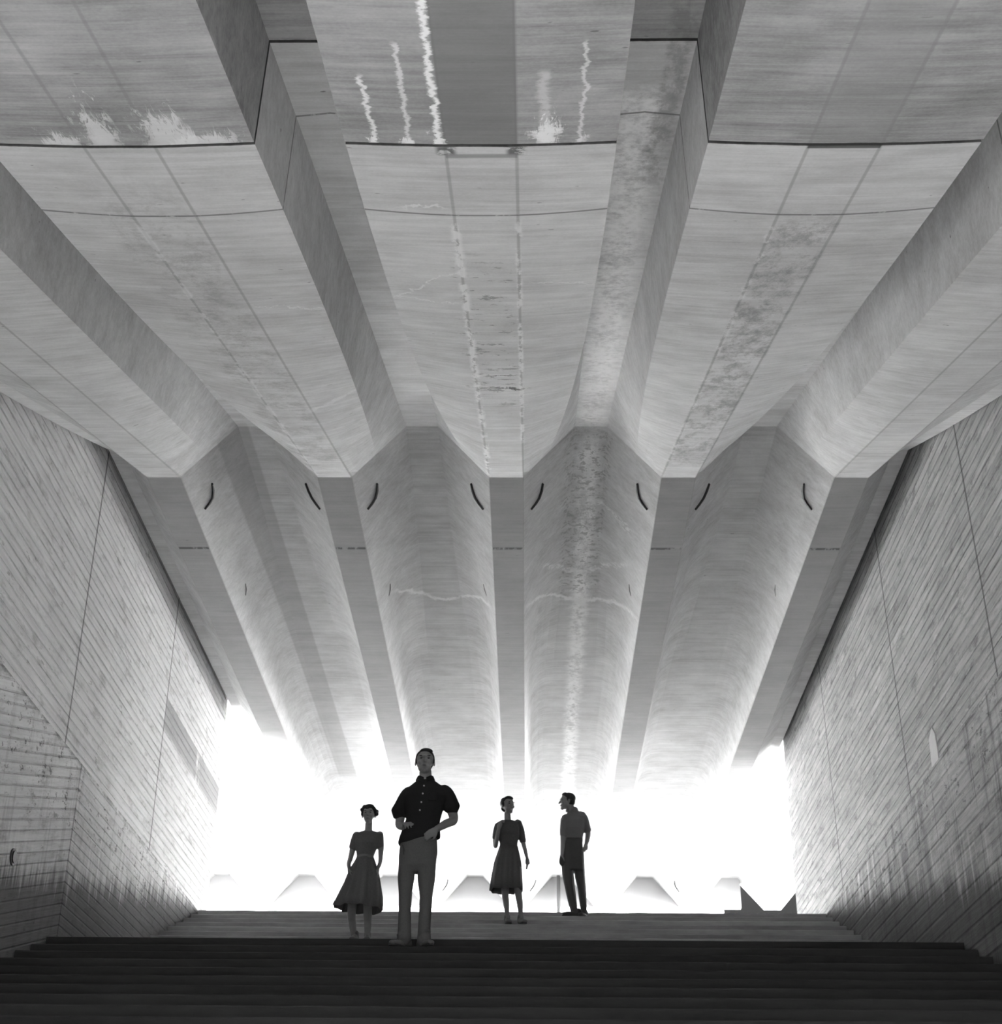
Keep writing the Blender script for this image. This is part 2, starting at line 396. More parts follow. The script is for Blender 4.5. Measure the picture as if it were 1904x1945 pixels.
# ------------------------------------------------------------------ walls
def ztop(y): return zbase(y)+.36
LIGHT_GAP = .12  # gap under the roof, added to bring side light onto the ceiling
LOWO = (1.0, 1.01)
def side_wall(name, x_in, sgn, yend, mats):
    x_out = x_in+sgn*.4
    bm = bmesh.new()
    top = [(-.5, .30), (1.0, .30), (1.05, .30-LIGHT_GAP), (8.0, .30-LIGHT_GAP), (8.05, 1.0), (YZ, 1.0), (yend, 1.0)]
    for (ya, da), (yb, db) in zip(top, top[1:]):          # long slot under the roof, added to let side light in
        za, zb_ = zbase(ya)+da, zbase(yb)+db
        prism_yz(bm, [(ya, min(ZT, za-.3)), (ya, za), (yb, zb_), (yb, min(ZT, zb_-.3))], x_in, x_out)
    prism_yz(bm, [(-9, zbase(-.5)-.2), (-9, zbase(-.5)+.3), (-.5, zbase(-.5)+.3), (-.5, zbase(-.5)-.2)], x_in, x_out)
    bmesh.ops.remove_doubles(bm, verts=bm.verts, dist=.0005)
    wobj = tag(link(name, bm, mats[0]), kind='structure')
    bm = bmesh.new()
    xi = x_in-sgn*.05
    for ya, yb in ((-9, -.5), (-.5, 1), (1, 3), (3, 5), (5, 6.5), (6.5, 8.05), (8.05, yend)):
        ta, tb = min(ZT, zbase(max(ya, -.5))-LIGHT_GAP-.2), min(ZT, zbase(yb)-LIGHT_GAP-.2)
        if ya >= 8: ta = ZT
        lo, hi = LOWO
        if ya >= 8: prism_yz(bm, [(ya, -.2), (ya, ta), (yb, tb), (yb, -.2)], xi, x_out)
        else:                                             # low slot beside the lower flight, added for side light
            prism_yz(bm, [(ya, hi), (ya, ta), (yb, tb), (yb, hi)], xi, x_out)
            prism_yz(bm, [(ya, -.2), (ya, lo), (yb, lo), (yb, -.2)], xi, x_out)
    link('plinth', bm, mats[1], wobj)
    return wobj
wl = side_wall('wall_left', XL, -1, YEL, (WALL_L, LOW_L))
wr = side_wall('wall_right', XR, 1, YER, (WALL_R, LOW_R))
# patches on the walls
def patch(pts, x, sgn, th_, mat, name, parent):
    bm = bmesh.new(); a = [bm.verts.new((x, y, z)) for y, z in pts]; b = [bm.verts.new((x-sgn*th_, y, z)) for y, z in pts]
    bm.faces.new(a); bm.faces.new(b)
    for i in range(len(a)):
        j = (i+1) % len(a); bm.faces.new((a[i], b[i], b[j], a[j]))
    return link(name, bm, mat, parent)
bm = bmesh.new(); bmesh.ops.create_cone(bm, cap_ends=True, segments=24, radius1=.075, radius2=.075, depth=.03, matrix=Matrix.Translation((XL+.05, 13.23, 3.616+ZE)) @ Matrix.Rotation(math.pi/2, 4, 'Y'))
bmesh.ops.create_cone(bm, cap_ends=True, segments=24, radius1=.055, radius2=.055, depth=.05, matrix=Matrix.Translation((XL+.05, 13.23, 3.616+ZE)) @ Matrix.Rotation(math.pi/2, 4, 'Y'))
link('drain_hole', bm, SLOTM, wl)
patch([(14.70, ZE+4.93), (14.74, ZE+5.34), (14.83, ZE+5.44), (14.98, ZE+5.36), (15.0, ZE+5.05), (14.88, ZE+4.88)], XR+.01, 1, .022, PALE, 'pale_patch', wr)
bm = bmesh.new(); box(bm, XL-.4, XR+.4, -9.4, -9, -.2, 5.5)  # unseen wall added behind the camera to keep light off the risers
tag(link('wall_back_blocker', bm, DARKM), kind='structure')

# ------------------------------------------------------------------ floors and stairs
bm = bmesh.new(); box(bm, XL-.4, XR+.4, -9.4, 1.48+.42, -.2, 0)  # floor runs on behind the camera as an added sunlit bounce surface
tag(link('floor', bm, BOUNCE_FLOOR), kind='structure')
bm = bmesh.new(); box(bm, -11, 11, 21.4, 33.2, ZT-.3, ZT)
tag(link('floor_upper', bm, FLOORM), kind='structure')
bm = bmesh.new(); box(bm, -11.4, -11, 21.4, 33.2, ZT-.3, HT+.8)  # unseen wall added to shut out light from the left side
tag(link('wall_far_left_blocker', bm, DARKM), kind='structure')
for sx in (-1, 1):
    bm = bmesh.new(); xa, xb = (XL-.4, -60) if sx < 0 else (XR+.4, 60)
    box(bm, min(xa, xb), max(xa, xb), -40, 21.3, -.5, -.2)
    tag(link('ground', bm, GROUND), 'pale sunlit ground outside the %s wall' % ('left' if sx < 0 else 'right'), 'ground', kind='structure')
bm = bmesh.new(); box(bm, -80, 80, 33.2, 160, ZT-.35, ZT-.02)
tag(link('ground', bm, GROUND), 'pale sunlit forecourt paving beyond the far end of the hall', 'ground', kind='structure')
bm = bmesh.new(); box(bm, XL-.4, XR+.4, 1.95, 21.6, -.5, -.3); box(bm, XL-.4, XR+.4, 21.42, 21.6, -.3, ZT-.31)  # unseen slab and wall added to seal off light from below
tag(link('floor_light_seal', bm, STEP), kind='structure')
stairs = tag(empty('staircase', (0, 1.48, 0)), 'wide dark concrete staircase rising between the two side walls', 'staircase')
def step(y0, y1, ztop_, zbot, mat=STEP):
    bm = bmesh.new()
    n_ = 40; ch = .012
    prof = [(y0, zbot), (y0+.002, ztop_-ch), (y0+ch, ztop_), (y1, ztop_), (y1, zbot)]
    rows = []
    for i in range(n_+1):
        x = lerp(XL+.06, XR-.06, i/n_); j1, j2 = random.uniform(-.004, .004), random.uniform(-.003, .003)
        rows.append([bm.verts.new((x, y+(j1 if q in (1,) else 0), z+(j2 if q in (1, 2) else 0))) for q, (y, z) in enumerate(prof)])
    for a, b in zip(rows, rows[1:]):
        for i in range(5):
            j = (i+1) % 5; bm.faces.new((a[i], a[j], b[j], b[i]))
    bm.faces.new(rows[0]); bm.faces.new(rows[-1][::-1])
    o = link('step', bm, mat, stairs); o.location = (0, -1.48, 0)
    return o
NL = 31
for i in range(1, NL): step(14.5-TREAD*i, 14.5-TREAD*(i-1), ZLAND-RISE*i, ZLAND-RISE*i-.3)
bm = bmesh.new(); box(bm, XL+.06, XR-.06, 14.5, 16.4, ZLAND-.3, ZLAND)
o = link('landing', bm, STEP, stairs); o.location = (0, -1.48, 0)
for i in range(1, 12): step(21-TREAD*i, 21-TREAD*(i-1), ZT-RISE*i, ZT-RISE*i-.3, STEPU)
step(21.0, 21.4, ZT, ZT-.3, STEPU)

# ------------------------------------------------------------------ far things
bm = bmesh.new(); box(bm, 4.56, 9.5, 33.9, 36, ZT-.02, HT+1.2); box(bm, 4.4, 9.7, 33.8, 36.1, HT+1.2, HT+1.35)
for i in range(4): box(bm, 5+i*1.1, 5.5+i*1.1, 33.86, 33.9, ZT+1, ZT+2)
tag(link('building', bm, FACADE), 'dark block beyond the far right end of the hall, half hidden by the right wall', 'building')
bm = bmesh.new(); bmesh.ops.create_cone(bm, cap_ends=True, segments=16, radius1=.04, radius2=.04, depth=HT-ZT-.04, matrix=Matrix.Translation((.633, 32.6, (HT+ZT)/2-.02)))
bmesh.ops.create_cone(bm, cap_ends=True, segments=16, radius1=.09, radius2=.09, depth=.02, matrix=Matrix.Translation((.633, 32.6, ZT+.01)))
tag(link('post', bm, POSTM), 'slender grey post far behind the man in profile', 'post')

# bent steel strips on the sloping sides of the folds
def hook_mesh():
    bm = bmesh.new()
    path = [(.392, -.27, .240), (.380, -.13, .226), (.355, -.02, .198), (.315, .03, .153), (.262, .06, .094)]
    prev = None
    for i, (u, y, z) in enumerate(path):
        a = Vector(path[max(i-1, 0)]); b = Vector(path[min(i+1, 4)]); d = (b-a).normalized()
        nrm = Vector((.748, 0, -.664)); s_ = d.cross(nrm).normalized()
        c = Vector((u, y, z))-nrm*0.004; wd = .012 if 0 < i < 4 else .007
        ring = [bm.verts.new(c+s_*wd-nrm*.01), bm.verts.new(c+s_*wd*.8+nrm*.022), bm.verts.new(c-s_*wd*.8+nrm*.022), bm.verts.new(c-s_*wd-nrm*.01)]
        if prev:
            for q in range(4): bm.faces.new((prev[q], prev[(q+1) % 4], ring[(q+1) % 4], ring[q]))
        else: bm.faces.new(ring)
        prev = ring
    bm.faces.new(prev[::-1])
    return bm
hk0 = None
names_k = {-2: 'first', -1: 'second', 0: 'third', 1: 'fourth', 2: 'fifth'}
rows_ = ((14.98, ((-2, 1), (-1, -1), (-1, 1), (0, -1), (0, 1), (1, -1), (1, 1), (2, -1)), 'front row'),
         (17.62, ((-2, 1), (-1, 1), (0, -1), (1, -1), (2, -1)), 'second row'),
         (31.9, ((-1, 1), (0, 1), (0, -1), (2, -1)), 'far row'))
for y, ks, rn in rows_:
    for k, sg in ks:
        if hk0 is None: hk0 = link('bent_hook', hook_mesh(), SLOTM); o = hk0
        else: o = hk0.copy(); COL.objects.link(o)
        o.location = (X0+k*P, y, HB); o.scale = (sg, 1, 1)
        if y > 16 and y < 20: o.location = (X0+k*P-sg*.075, y, HB+.035)
        tag(o, 'dark bent metal hook on %s side of %s beam from left, %s' % ('right' if sg > 0 else 'left', names_k[k], rn),
            'hook', 'bent hooks on the ceiling beams')
#PEOPLE
# ------------------------------------------------------------------ people
SKIN = plain('skin', .20, .6, .3)
HAIR = plain('dark hair', .02, .7, .2, .4, 200)
SHIRTD = plain('black cotton shirt', .02, .9, .1, .2, 90)
SHIRTM = plain('mid-toned cotton shirt', .15, .9, .1, .2, 90)
TROUS = plain('grey trousers', .11, .9, .1, .2, 80)
TROUD = plain('dark trousers', .07, .9, .1, .2, 80)
DRESS1 = plain('dark cotton dress', .11, .9, .1, .25, 60)
DRESS1B = plain('dress belt cloth', .15, .9, .1)
DRESS2 = plain('charcoal cotton dress', .08, .9, .1, .25, 60)
SHOE = plain('worn pale leather', .12, .6, .3)
SHOED = plain('dark leather', .03, .5, .4)
BUTTON = plain('pale button', .35, .4, .4)
EYE = plain('dark eye', .02, .3, .5)
LIP = plain('lips', .14, .6, .3)

def tube(bm, pts, radii, seg=14, capl=3):
    """closed tube through pts; radii are r or (rx, ry) pairs; ends rounded"""
    pts = [Vector(p_) for p_ in pts]
    # smooth the centre line
    P_, R_ = [], []
    rad = [(r, r) if isinstance(r, (int, float)) else r for r in radii]
    for i in range(len(pts)-1):
        p0 = pts[max(i-1, 0)]; p1 = pts[i]; p2 = pts[i+1]; p3 = pts[min(i+2, len(pts)-1)]
        for k in range(5):
            t = k/5
            P_.append(.5*((2*p1)+(p2-p0)*t+(2*p0-5*p1+4*p2-p3)*t*t+(3*p1-p0-3*p2+p3)*t**3))
            R_.append(tuple(lerp(a, b, t*t*(3-2*t)) for a, b in zip(rad[i], rad[i+1])))
    P_.append(pts[-1]); R_.append(rad[-1])
    # rounded ends
    d0 = (P_[0]-P_[1]).normalized(); d1 = (P_[-1]-P_[-2]).normalized()
    pre = []; post = []
    for k in range(capl, 0, -1):
        a = k/(capl+.35)*math.pi/2
        m0 = min(R_[0]); m1 = min(R_[-1])
        pre.append((P_[0]+d0*m0*math.sin(a)*.8, tuple(r*math.cos(a) for r in R_[0])))
        post.insert(0, (P_[-1]+d1*m1*math.sin(a)*.8, tuple(r*math.cos(a) for r in R_[-1])))
    allp = pre+list(zip(P_, R_))+post
    rings = []; ref = None
    for i, (p_, r) in enumerate(allp):
        a = allp[max(i-1, 0)][0]; b = allp[min(i+1, len(allp)-1)][0]
        d = (b-a).normalized()
        if ref is None: ref = Vector((1, 0, 0)) if abs(d.x) < .8 else Vector((0, 0, 1))
        s_ = (ref-d*ref.dot(d)).normalized(); ref = s_; q = d.cross(s_)
        rings.append([bm.verts.new(p_+s_*math.cos(2*math.pi*k/seg)*r[0]+q*math.sin(2*math.pi*k/seg)*r[1]) for k in range(seg)])
    for a, b in zip(rings, rings[1:]):
        for k in range(seg): bm.faces.new((a[k], a[(k+1) % seg], b[(k+1) % seg], b[k]))
    bm.faces.new(rings[0][::-1]); bm.faces.new(rings[-1])
def ball(bm, c, r, seg=16, rot=None):
    m = Matrix.Translation(c) @ (rot or Matrix.Identity(4)) @ Matrix.Diagonal((r[0], r[1], r[2], 1))
    bmesh.ops.create_uvsphere(bm, u_segments=seg, v_segments=seg*3//4, radius=1, matrix=m)
def loft(bm, rings, seg=28, pw=2.4):
    """rings: (cx, cy, cz, rx, ry); superellipse sections, capped"""
    rs = []
    for cx, cy, cz, rx, ry in rings:
        row = []
        for k in range(seg):
            a = 2*math.pi*k/seg; c, s_ = math.cos(a), math.sin(a)
            row.append(bm.verts.new((cx+rx*math.copysign(abs(c)**(2/pw), c), cy+ry*math.copysign(abs(s_)**(2/pw), s_), cz)))
        rs.append(row)
    for a, b in zip(rs, rs[1:]):
        for k in range(seg): bm.faces.new((a[k], a[(k+1) % seg], b[(k+1) % seg], b[k]))
    bm.faces.new(rs[0][::-1]); bm.faces.new(rs[-1])
def fuse(name, bm, mat, parent, voxel=.008, smooth=6, loc=(0, 0, 0)):
    """fuse overlapping volumes into one continuous skin"""
    me = bpy.data.meshes.new('raw'); bmesh.ops.recalc_face_normals(bm, faces=bm.faces); bm.to_mesh(me); bm.free()
    tmp = bpy.data.objects.new('raw', me); COL.objects.link(tmp)
    rm = tmp.modifiers.new('r', 'REMESH'); rm.mode = 'VOXEL'; rm.voxel_size = voxel; rm.use_smooth_shade = True
    sm = tmp.modifiers.new('s', 'SMOOTH'); sm.iterations = smooth; sm.factor = .5
    dg = bpy.context.evaluated_depsgraph_get(); dg.update()
    out = bpy.data.meshes.new_from_object(tmp.evaluated_get(dg))
    bpy.data.objects.remove(tmp); bpy.data.meshes.remove(me)
    out.name = name; out.materials.clear(); out.materials.append(mat)
    for p_ in out.polygons: p_.use_smooth = True
    o = bpy.data.objects.new(name, out); COL.objects.link(o); o.location = loc
    if parent: o.parent = parent
    return o
def rotz(a): return Matrix.Rotation(a, 4, 'Z')
def head(bm, c, s_, turn, tilt=0, fem=False):
    """c: middle of head; s_: head height; face looks to -Y before turning"""
    R_ = Matrix.Translation(c) @ rotz(turn) @ Matrix.Rotation(tilt, 4, 'X')
    def pt(x, y, z): return R_ @ Vector((x*s_, y*s_, z*s_))
    rot = rotz(turn) @ Matrix.Rotation(tilt, 4, 'X')
    ball(bm, pt(0, .06, .15), (.335*s_, .40*s_, .35*s_), 20, rot)           # skull
    ball(bm, pt(0, -.10, .02), (.285*s_, .27*s_, .36*s_), 18, rot)          # face
    ball(bm, pt(0, -.12, -.24), ((.215 if fem else .255)*s_, .24*s_, .20*s_), 16, rot)   # jaw
    ball(bm, pt(0, -.27, -.40), (.12*s_, .11*s_, .09*s_), 12, rot)        # chin
    tube(bm, [pt(0, -.35, .06), pt(0, -.43, -.06), pt(0, -.455, -.12)], [.035*s_, .05*s_, .058*s_], 10, 2)   # nose
    ball(bm, pt(0, -.36, .125), (.20*s_, .05*s_, .035*s_), 10, rot)         # brow
    for sx in (-1, 1):
        ball(bm, pt(sx*.345, .05, -.02), (.035*s_, .07*s_, .115*s_), 10, rot)   # ears
        ball(bm, pt(sx*.17, -.24, -.08), (.10*s_, .11*s_, .10*s_), 10, rot)  # cheeks
    ball(bm, pt(0, -.365, -.235), (.085*s_, .04*s_, .028*s_), 10, rot)
    return pt, rot
def face_bits(parent, pt, rot, s_):
    for sx in (-1, 1):
        bm = bmesh.new(); ball(bm, pt(sx*.13, -.335, .05), (.05*s_, .03*s_, .026*s_), 10, rot); link('eye', bm, EYE, parent, True)
        bm = bmesh.new(); ball(bm, pt(sx*.135, -.375, .135), (.085*s_, .022*s_, .016*s_), 8, rot); link('eyebrow', bm, HAIR, parent, True)
    bm = bmesh.new(); ball(bm, pt(0, -.388, -.245), (.075*s_, .022*s_, .017*s_), 10, rot); link('mouth', bm, LIP, parent, True)
def hair(parent, pt, rot, s_, style):
    bm = bmesh.new()
    if style == 'short':
        ball(bm, pt(0, .10, .215), (.355*s_, .40*s_, .315*s_), 20, rot)
        ball(bm, pt(0, .22, .02), (.30*s_, .25*s_, .27*s_), 16, rot)
        for sx in (-1, 1): ball(bm, pt(sx*.31, .04, .10), (.055*s_, .12*s_, .16*s_), 10, rot)
        ball(bm, pt(.04, -.12, .40), (.25*s_, .18*s_, .11*s_), 12, rot)
    elif style == 'puffy':
        ball(bm, pt(0, .12, .20), (.40*s_, .40*s_, .34*s_), 20, rot)
        for i in range(26):
            a = i*2.4; h = .12+.38*((i*7) % 11)/11
            r_ = .33 if h < .35 else .24
            x, y = math.cos(a)*r_, math.sin(a)*r_+.10
            if y < -.18 and h < .30: continue
            ball(bm, pt(x*1.1, y, h), (.13*s_, .13*s_, .12*s_), 10, rot)
        for sx in (-1, 1): ball(bm, pt(sx*.34, .06, .12), (.09*s_, .16*s_, .16*s_), 10, rot)
        ball(bm, pt(.03, -.16, .42), (.26*s_, .20*s_, .13*s_), 12, rot)
    elif style == 'updo':
        ball(bm, pt(0, .12, .22), (.36*s_, .40*s_, .30*s_), 20, rot)
        ball(bm, pt(0, .16, .40), (.31*s_, .30*s_, .13*s_), 16, rot)
        ball(bm, pt(0, .40, .22), (.24*s_, .18*s_, .24*s_), 14, rot)
        ball(bm, pt(0, .34, -.05), (.22*s_, .14*s_, .20*s_), 12, rot)
        ball(bm, pt(.0, -.10, .42), (.27*s_, .24*s_, .12*s_), 12, rot)
        for sx in (-1, 1): ball(bm, pt(sx*.31, .06, .08), (.07*s_, .15*s_, .18*s_), 10, rot)
    fuse('hair', bm, HAIR, parent, .006, 2)
def hand(bm, wrist, direction, palm_n, size=.18, curl=.5, thumb=1):
    """palm, four unequal curled fingers and a thumb from the side of the palm"""
    d = Vector(direction).normalized(); n = Vector(palm_n); n = (n-d*n.dot(d)).normalized(); s_ = d.cross(n)*thumb
    w_ = Vector(wrist); k = size/.18
    tube(bm, [w_-d*.01, w_+d*.03*k, w_+d*.075*k], [(.024*k, .018*k), (.034*k, .016*k), (.036*k, .014*k)], 12, 2)
    tube(bm, [w_+d*.03*k+s_*.018*k, w_+d*.07*k+s_*.026*k], [.013*k, .012*k], 8, 2)
    tube(bm, [w_+d*.03*k-s_*.018*k, w_+d*.07*k-s_*.028*k], [.013*k, .012*k], 8, 2)
    for i, (off, L) in enumerate(((.030, .070), (.011, .080), (-.009, .074), (-.028, .058))):
        b = w_+d*.078*k+s_*off*k; pts = [b-d*.02*k, b]; a = 0; q = b
        for j in range(3):
            a += curl*(.55+.12*i)
            q = q+(d*math.cos(a)+n*math.sin(a)+s_*(off*1.2))*L*k/3*(1.15-.15*j)
            pts.append(q)
        tube(bm, pts, [.0095*k, .0095*k, .009*k, .0082*k, .0070*k], 8, 2)
    b = w_+d*.022*k+s_*.024*k
    tube(bm, [b, b+s_*.022*k+d*.024*k+n*.006, b+s_*.032*k+d*.052*k+n*.016*k, b+s_*.026*k+d*.074*k+n*.028*k], [.013*k, .0115*k, .010*k, .008*k], 8, 2)
def shoe(parent, x, y, z, ang, mat, L=.28, heel=0.0, name='shoe'):
    bm = bmesh.new(); R_ = Matrix.Translation((x, y, z)) @ rotz(ang)
    f = lambda a, b, c: R_ @ Vector((a, b, c))
    tube(bm, [f(0, .30*L, .045+heel), f(0, 0, .042+heel*.7), f(.003, -.35*L, .032), f(.004, -.62*L, .026)], [(.036, .045), (.038, .042), (.048, .032), (.036, .024)], 14)
    tube(bm, [f(0, .26*L, .05+heel), f(0, .18*L, .10+heel)], [.042, .04], 12)
    if heel: tube(bm, [f(0, .33*L, .01), f(0, .33*L, .05+heel)], [.014, .024], 10)
    o = fuse(name, bm, mat, parent, .006, 2)
    bm = bmesh.new(); loft(bm, [(0, -.16*L, 0, .044, .55*L), (0, -.16*L, .014, .046, .56*L)], 24, 2.6)
    for v_ in bm.verts: v_.co = R_ @ v_.co
    link('sole', bm, SHOED, o)
    return o
def collar(parent, c, rx, ry, mat, turn=0):
    bm = bmesh.new(); R_ = Matrix.Translation(c) @ rotz(turn)
    seg = 28; rows = []
    for (dz, k, dn) in ((0, 1.0, 0), (.038, .93, 0), (.042, .99, 0), (.004, 1.22, 0), (-.004, 1.20, 0)):
        row = []
        for i in range(seg+1):
            a = -math.pi/2+.16+(2*math.pi-.32)*i/seg
            drop = -.030*max(0, math.cos(a+math.pi/2))**6
            wing = 1+(.18*max(0, math.cos(a+math.pi/2))**8 if k > 1.1 else 0)
            row.append(bm.verts.new(R_ @ Vector((math.cos(a)*rx*k*wing, math.sin(a)*ry*k*wing, dz+drop*(1.5 if k > 1.1 else 1)))))
        rows.append(row)
    for a, b in zip(rows, rows[1:]):
        for i in range(seg): bm.faces.new((a[i], a[i+1], b[i+1], b[i]))
    for i in range(seg): bm.faces.new((rows[-1][i], rows[-1][i+1], rows[0][i+1], rows[0][i]))
    return link('collar', bm, mat, parent, True)
def skirt(parent, rings, mat, folds=9, depth=.02, ph=0, seed=1):
    """open flared skirt; rings (cx, cy, cz, rx, ry, fold strength, hem tilt)"""
    bm = bmesh.new(); seg = 96; rng = random.Random(seed)
    pa = [rng.uniform(0, 6.28) for _ in range(3)]
    rows = []
    for inner in (0, 1):
        for cx, cy, cz, rx, ry, fs, tl in (rings if not inner else rings[::-1]):
            row = []
            for k in range(seg):
                a = 2*math.pi*k/seg
                f = 1+fs*(math.sin(folds*a+ph)*.6+math.sin((folds*2+1)*a+pa[0])*.25+math.sin((folds-4)*a+pa[1])*.35)*depth/max(rx, .05)
                f -= inner*.006/rx
                row.append(bm.verts.new((cx+rx*f*math.cos(a), cy+ry*f*math.sin(a), cz+tl*math.cos(a)+fs*.005*math.sin(folds*a+ph+1))))
            rows.append(row)
    for a, b in zip(rows, rows[1:]):
        for k in range(seg): bm.faces.new((a[k], a[(k+1) % seg], b[(k+1) % seg], b[k]))
    for k in range(seg): bm.faces.new((rows[-1][k], rows[-1][(k+1) % seg], rows[0][(k+1) % seg], rows[0][k]))
    return link('skirt', bm, mat, parent, True)

# ---- tall man in the dark short-sleeved shirt, one hand at his pocket
def man_front():
    K = 1.884/(1790-112)
    def J(px, py, y=0): return Vector(((px-800)*K, y, (1790-py)*K))
    bm = bmesh.new()
    hc = J(858, 224, -.03); hs = .262
    pt, rot = head(bm, hc, hs, .05, -.05)
    tube(bm, [J(866, 400, .02), J(862, 290, .02)], [.064, .060], 14)
    loft(bm, [(J(820, 0).x, .02, J(0, 1010).z, .15, .10), (J(845, 0).x, .02, J(0, 760).z, .13, .095), (J(862, 0).x, .02, J(0, 560).z, .155, .105), (J(868, 0).x, .02, J(0, 450).z, .16, .09), (J(868, 0).x, .02, J(0, 405).z, .08, .06)])
    # arms
    tube(bm, [J(745, 500, .02), J(678, 590, .04), J(655, 735, .05), J(672, 775, .0), J(705, 800, -.07)], [.058, .05, .043, .038, .030], 14)
    hand(bm, J(705, 800, -.07), (.25, -.75, .10), (.3, .2, -1), .19, .75, 1)
    tube(bm, [J(1010, 490, .02), J(1075, 575, .05), J(1112, 690, .09), J(1058, 765, -.05), J(985, 832, -.135)], [.058, .052, .045, .041, .031], 14)
    hand(bm, J(985, 832, -.135), (-.55, -.05, -.40), (-.1, .9, 0), .18, .35, 1)
    for sx, pts in ((-1, (J(735, 1020, .02), J(735, 1330, .0), J(735, 1660, .03), J(732, 1730, .02))), (1, (J(905, 1020, .02), J(902, 1330, .0), J(893, 1660, .03), J(893, 1730, .02)))):
        tube(bm, pts, [.085, .06, .042, .04], 14)
    man = fuse('person', bm, SKIN, None, .007, 3)
    face_bits(man, pt, rot, hs); hair(man, pt, rot, hs, 'short')
    # shirt
    bm = bmesh.new()
    X_ = lambda px: J(px, 0).x; Z_ = lambda py: J(0, py).z
    loft(bm, [(X_(745), .015, Z_(932), .108, .115), (X_(775), .015, Z_(900), .135, .128), (X_(835), .015, Z_(868), .195, .135), (X_(845), .01, Z_(800), .178, .135), (X_(856), .01, Z_(720), .162, .13), (X_(862), .01, Z_(620), .183, .135), (X_(868), .015, Z_(520), .212, .135),
              (X_(872), .02, Z_(460), .198, .115), (X_(872), .025, Z_(415), .145, .09), (X_(868), .03, Z_(368), .080, .07)], 30, 2.5)
    tube(bm, [J(745, 470, .02), J(712, 505, .025), J(676, 575, .04), J(646, 652, .045)], [.064, .070, .074, .084], 18, 1)
    tube(bm, [J(1008, 455, .02), J(1045, 480, .03), J(1075, 535, .05), J(1098, 600, .07)], [.064, .070, .074, .082], 18, 1)
    shirt = fuse('shirt', bm, SHIRTD, man, .009, 5)
    collar(shirt, J(864, 372, .02), .078, .075, SHIRTD)
    for px, py in ((862, 455), (855, 525), (845, 600), (835, 670)):
        bm = bmesh.new(); bmesh.ops.create_cone(bm, cap_ends=True, segments=14, radius1=.008, radius2=.008, depth=.005, matrix=Matrix.Translation(J(px, py, -.126+.006*(py < 480))) @ Matrix.Rotation(math.pi/2, 4, 'X'))
        link('button', bm, BUTTON, shirt)
    bm = bmesh.new(); box(bm, J(900, 0).x, J(975, 0).x, -.13, -.118, J(0, 590).z, J(0, 510).z); fuse('pocket', bm, SHIRTD, shirt, .006, 2)
    # trousers
    bm = bmesh.new()
    loft(bm, [(X_(816), .015, Z_(1165), .07, .07), (X_(820), .015, Z_(1120), .165, .115), (X_(826), .015, Z_(1000), .183, .13), (X_(828), .015, Z_(900), .172, .12), (X_(832), .015, Z_(850), .155, .11)], 30, 2.6)
    tube(bm, [J(742, 1020, .015), J(732, 1190, .01), J(730, 1400, .0), J(733, 1600, .02), J(735, 1725, .01)], [(.088, .10), (.080, .09), (.058, .075), (.060, .07), (.068, .075)], 20, 1)
    tube(bm, [J(905, 1020, .015), J(900, 1190, .01), J(903, 1400, .0), J(896, 1600, .02), J(898, 1735, .01)], [(.088, .10), (.085, .09), (.060, .075), (.058, .07), (.066, .075)], 20, 1)
    for px, py in ((700, 1690), (880, 1690), (925, 1660)): ball(bm, J(px, py, -.03), (.035, .04, .012), 10)
    tr = fuse('trousers', bm, TROUS, man, .009, 4)
    bm = bmesh.new(); tube(bm, [J(700, 965, -.10), J(712, 1000, -.12), J(712, 1045, -.12)], [.005, .005, .004], 8); link('pocket_seam', bm, TROUD, tr)
    shoe(man, J(728, 0).x, .035, 0, -.55, SHOE, .29); shoe(man, J(893, 0).x, .035, 0, .42, SHOE, .29)
    return man
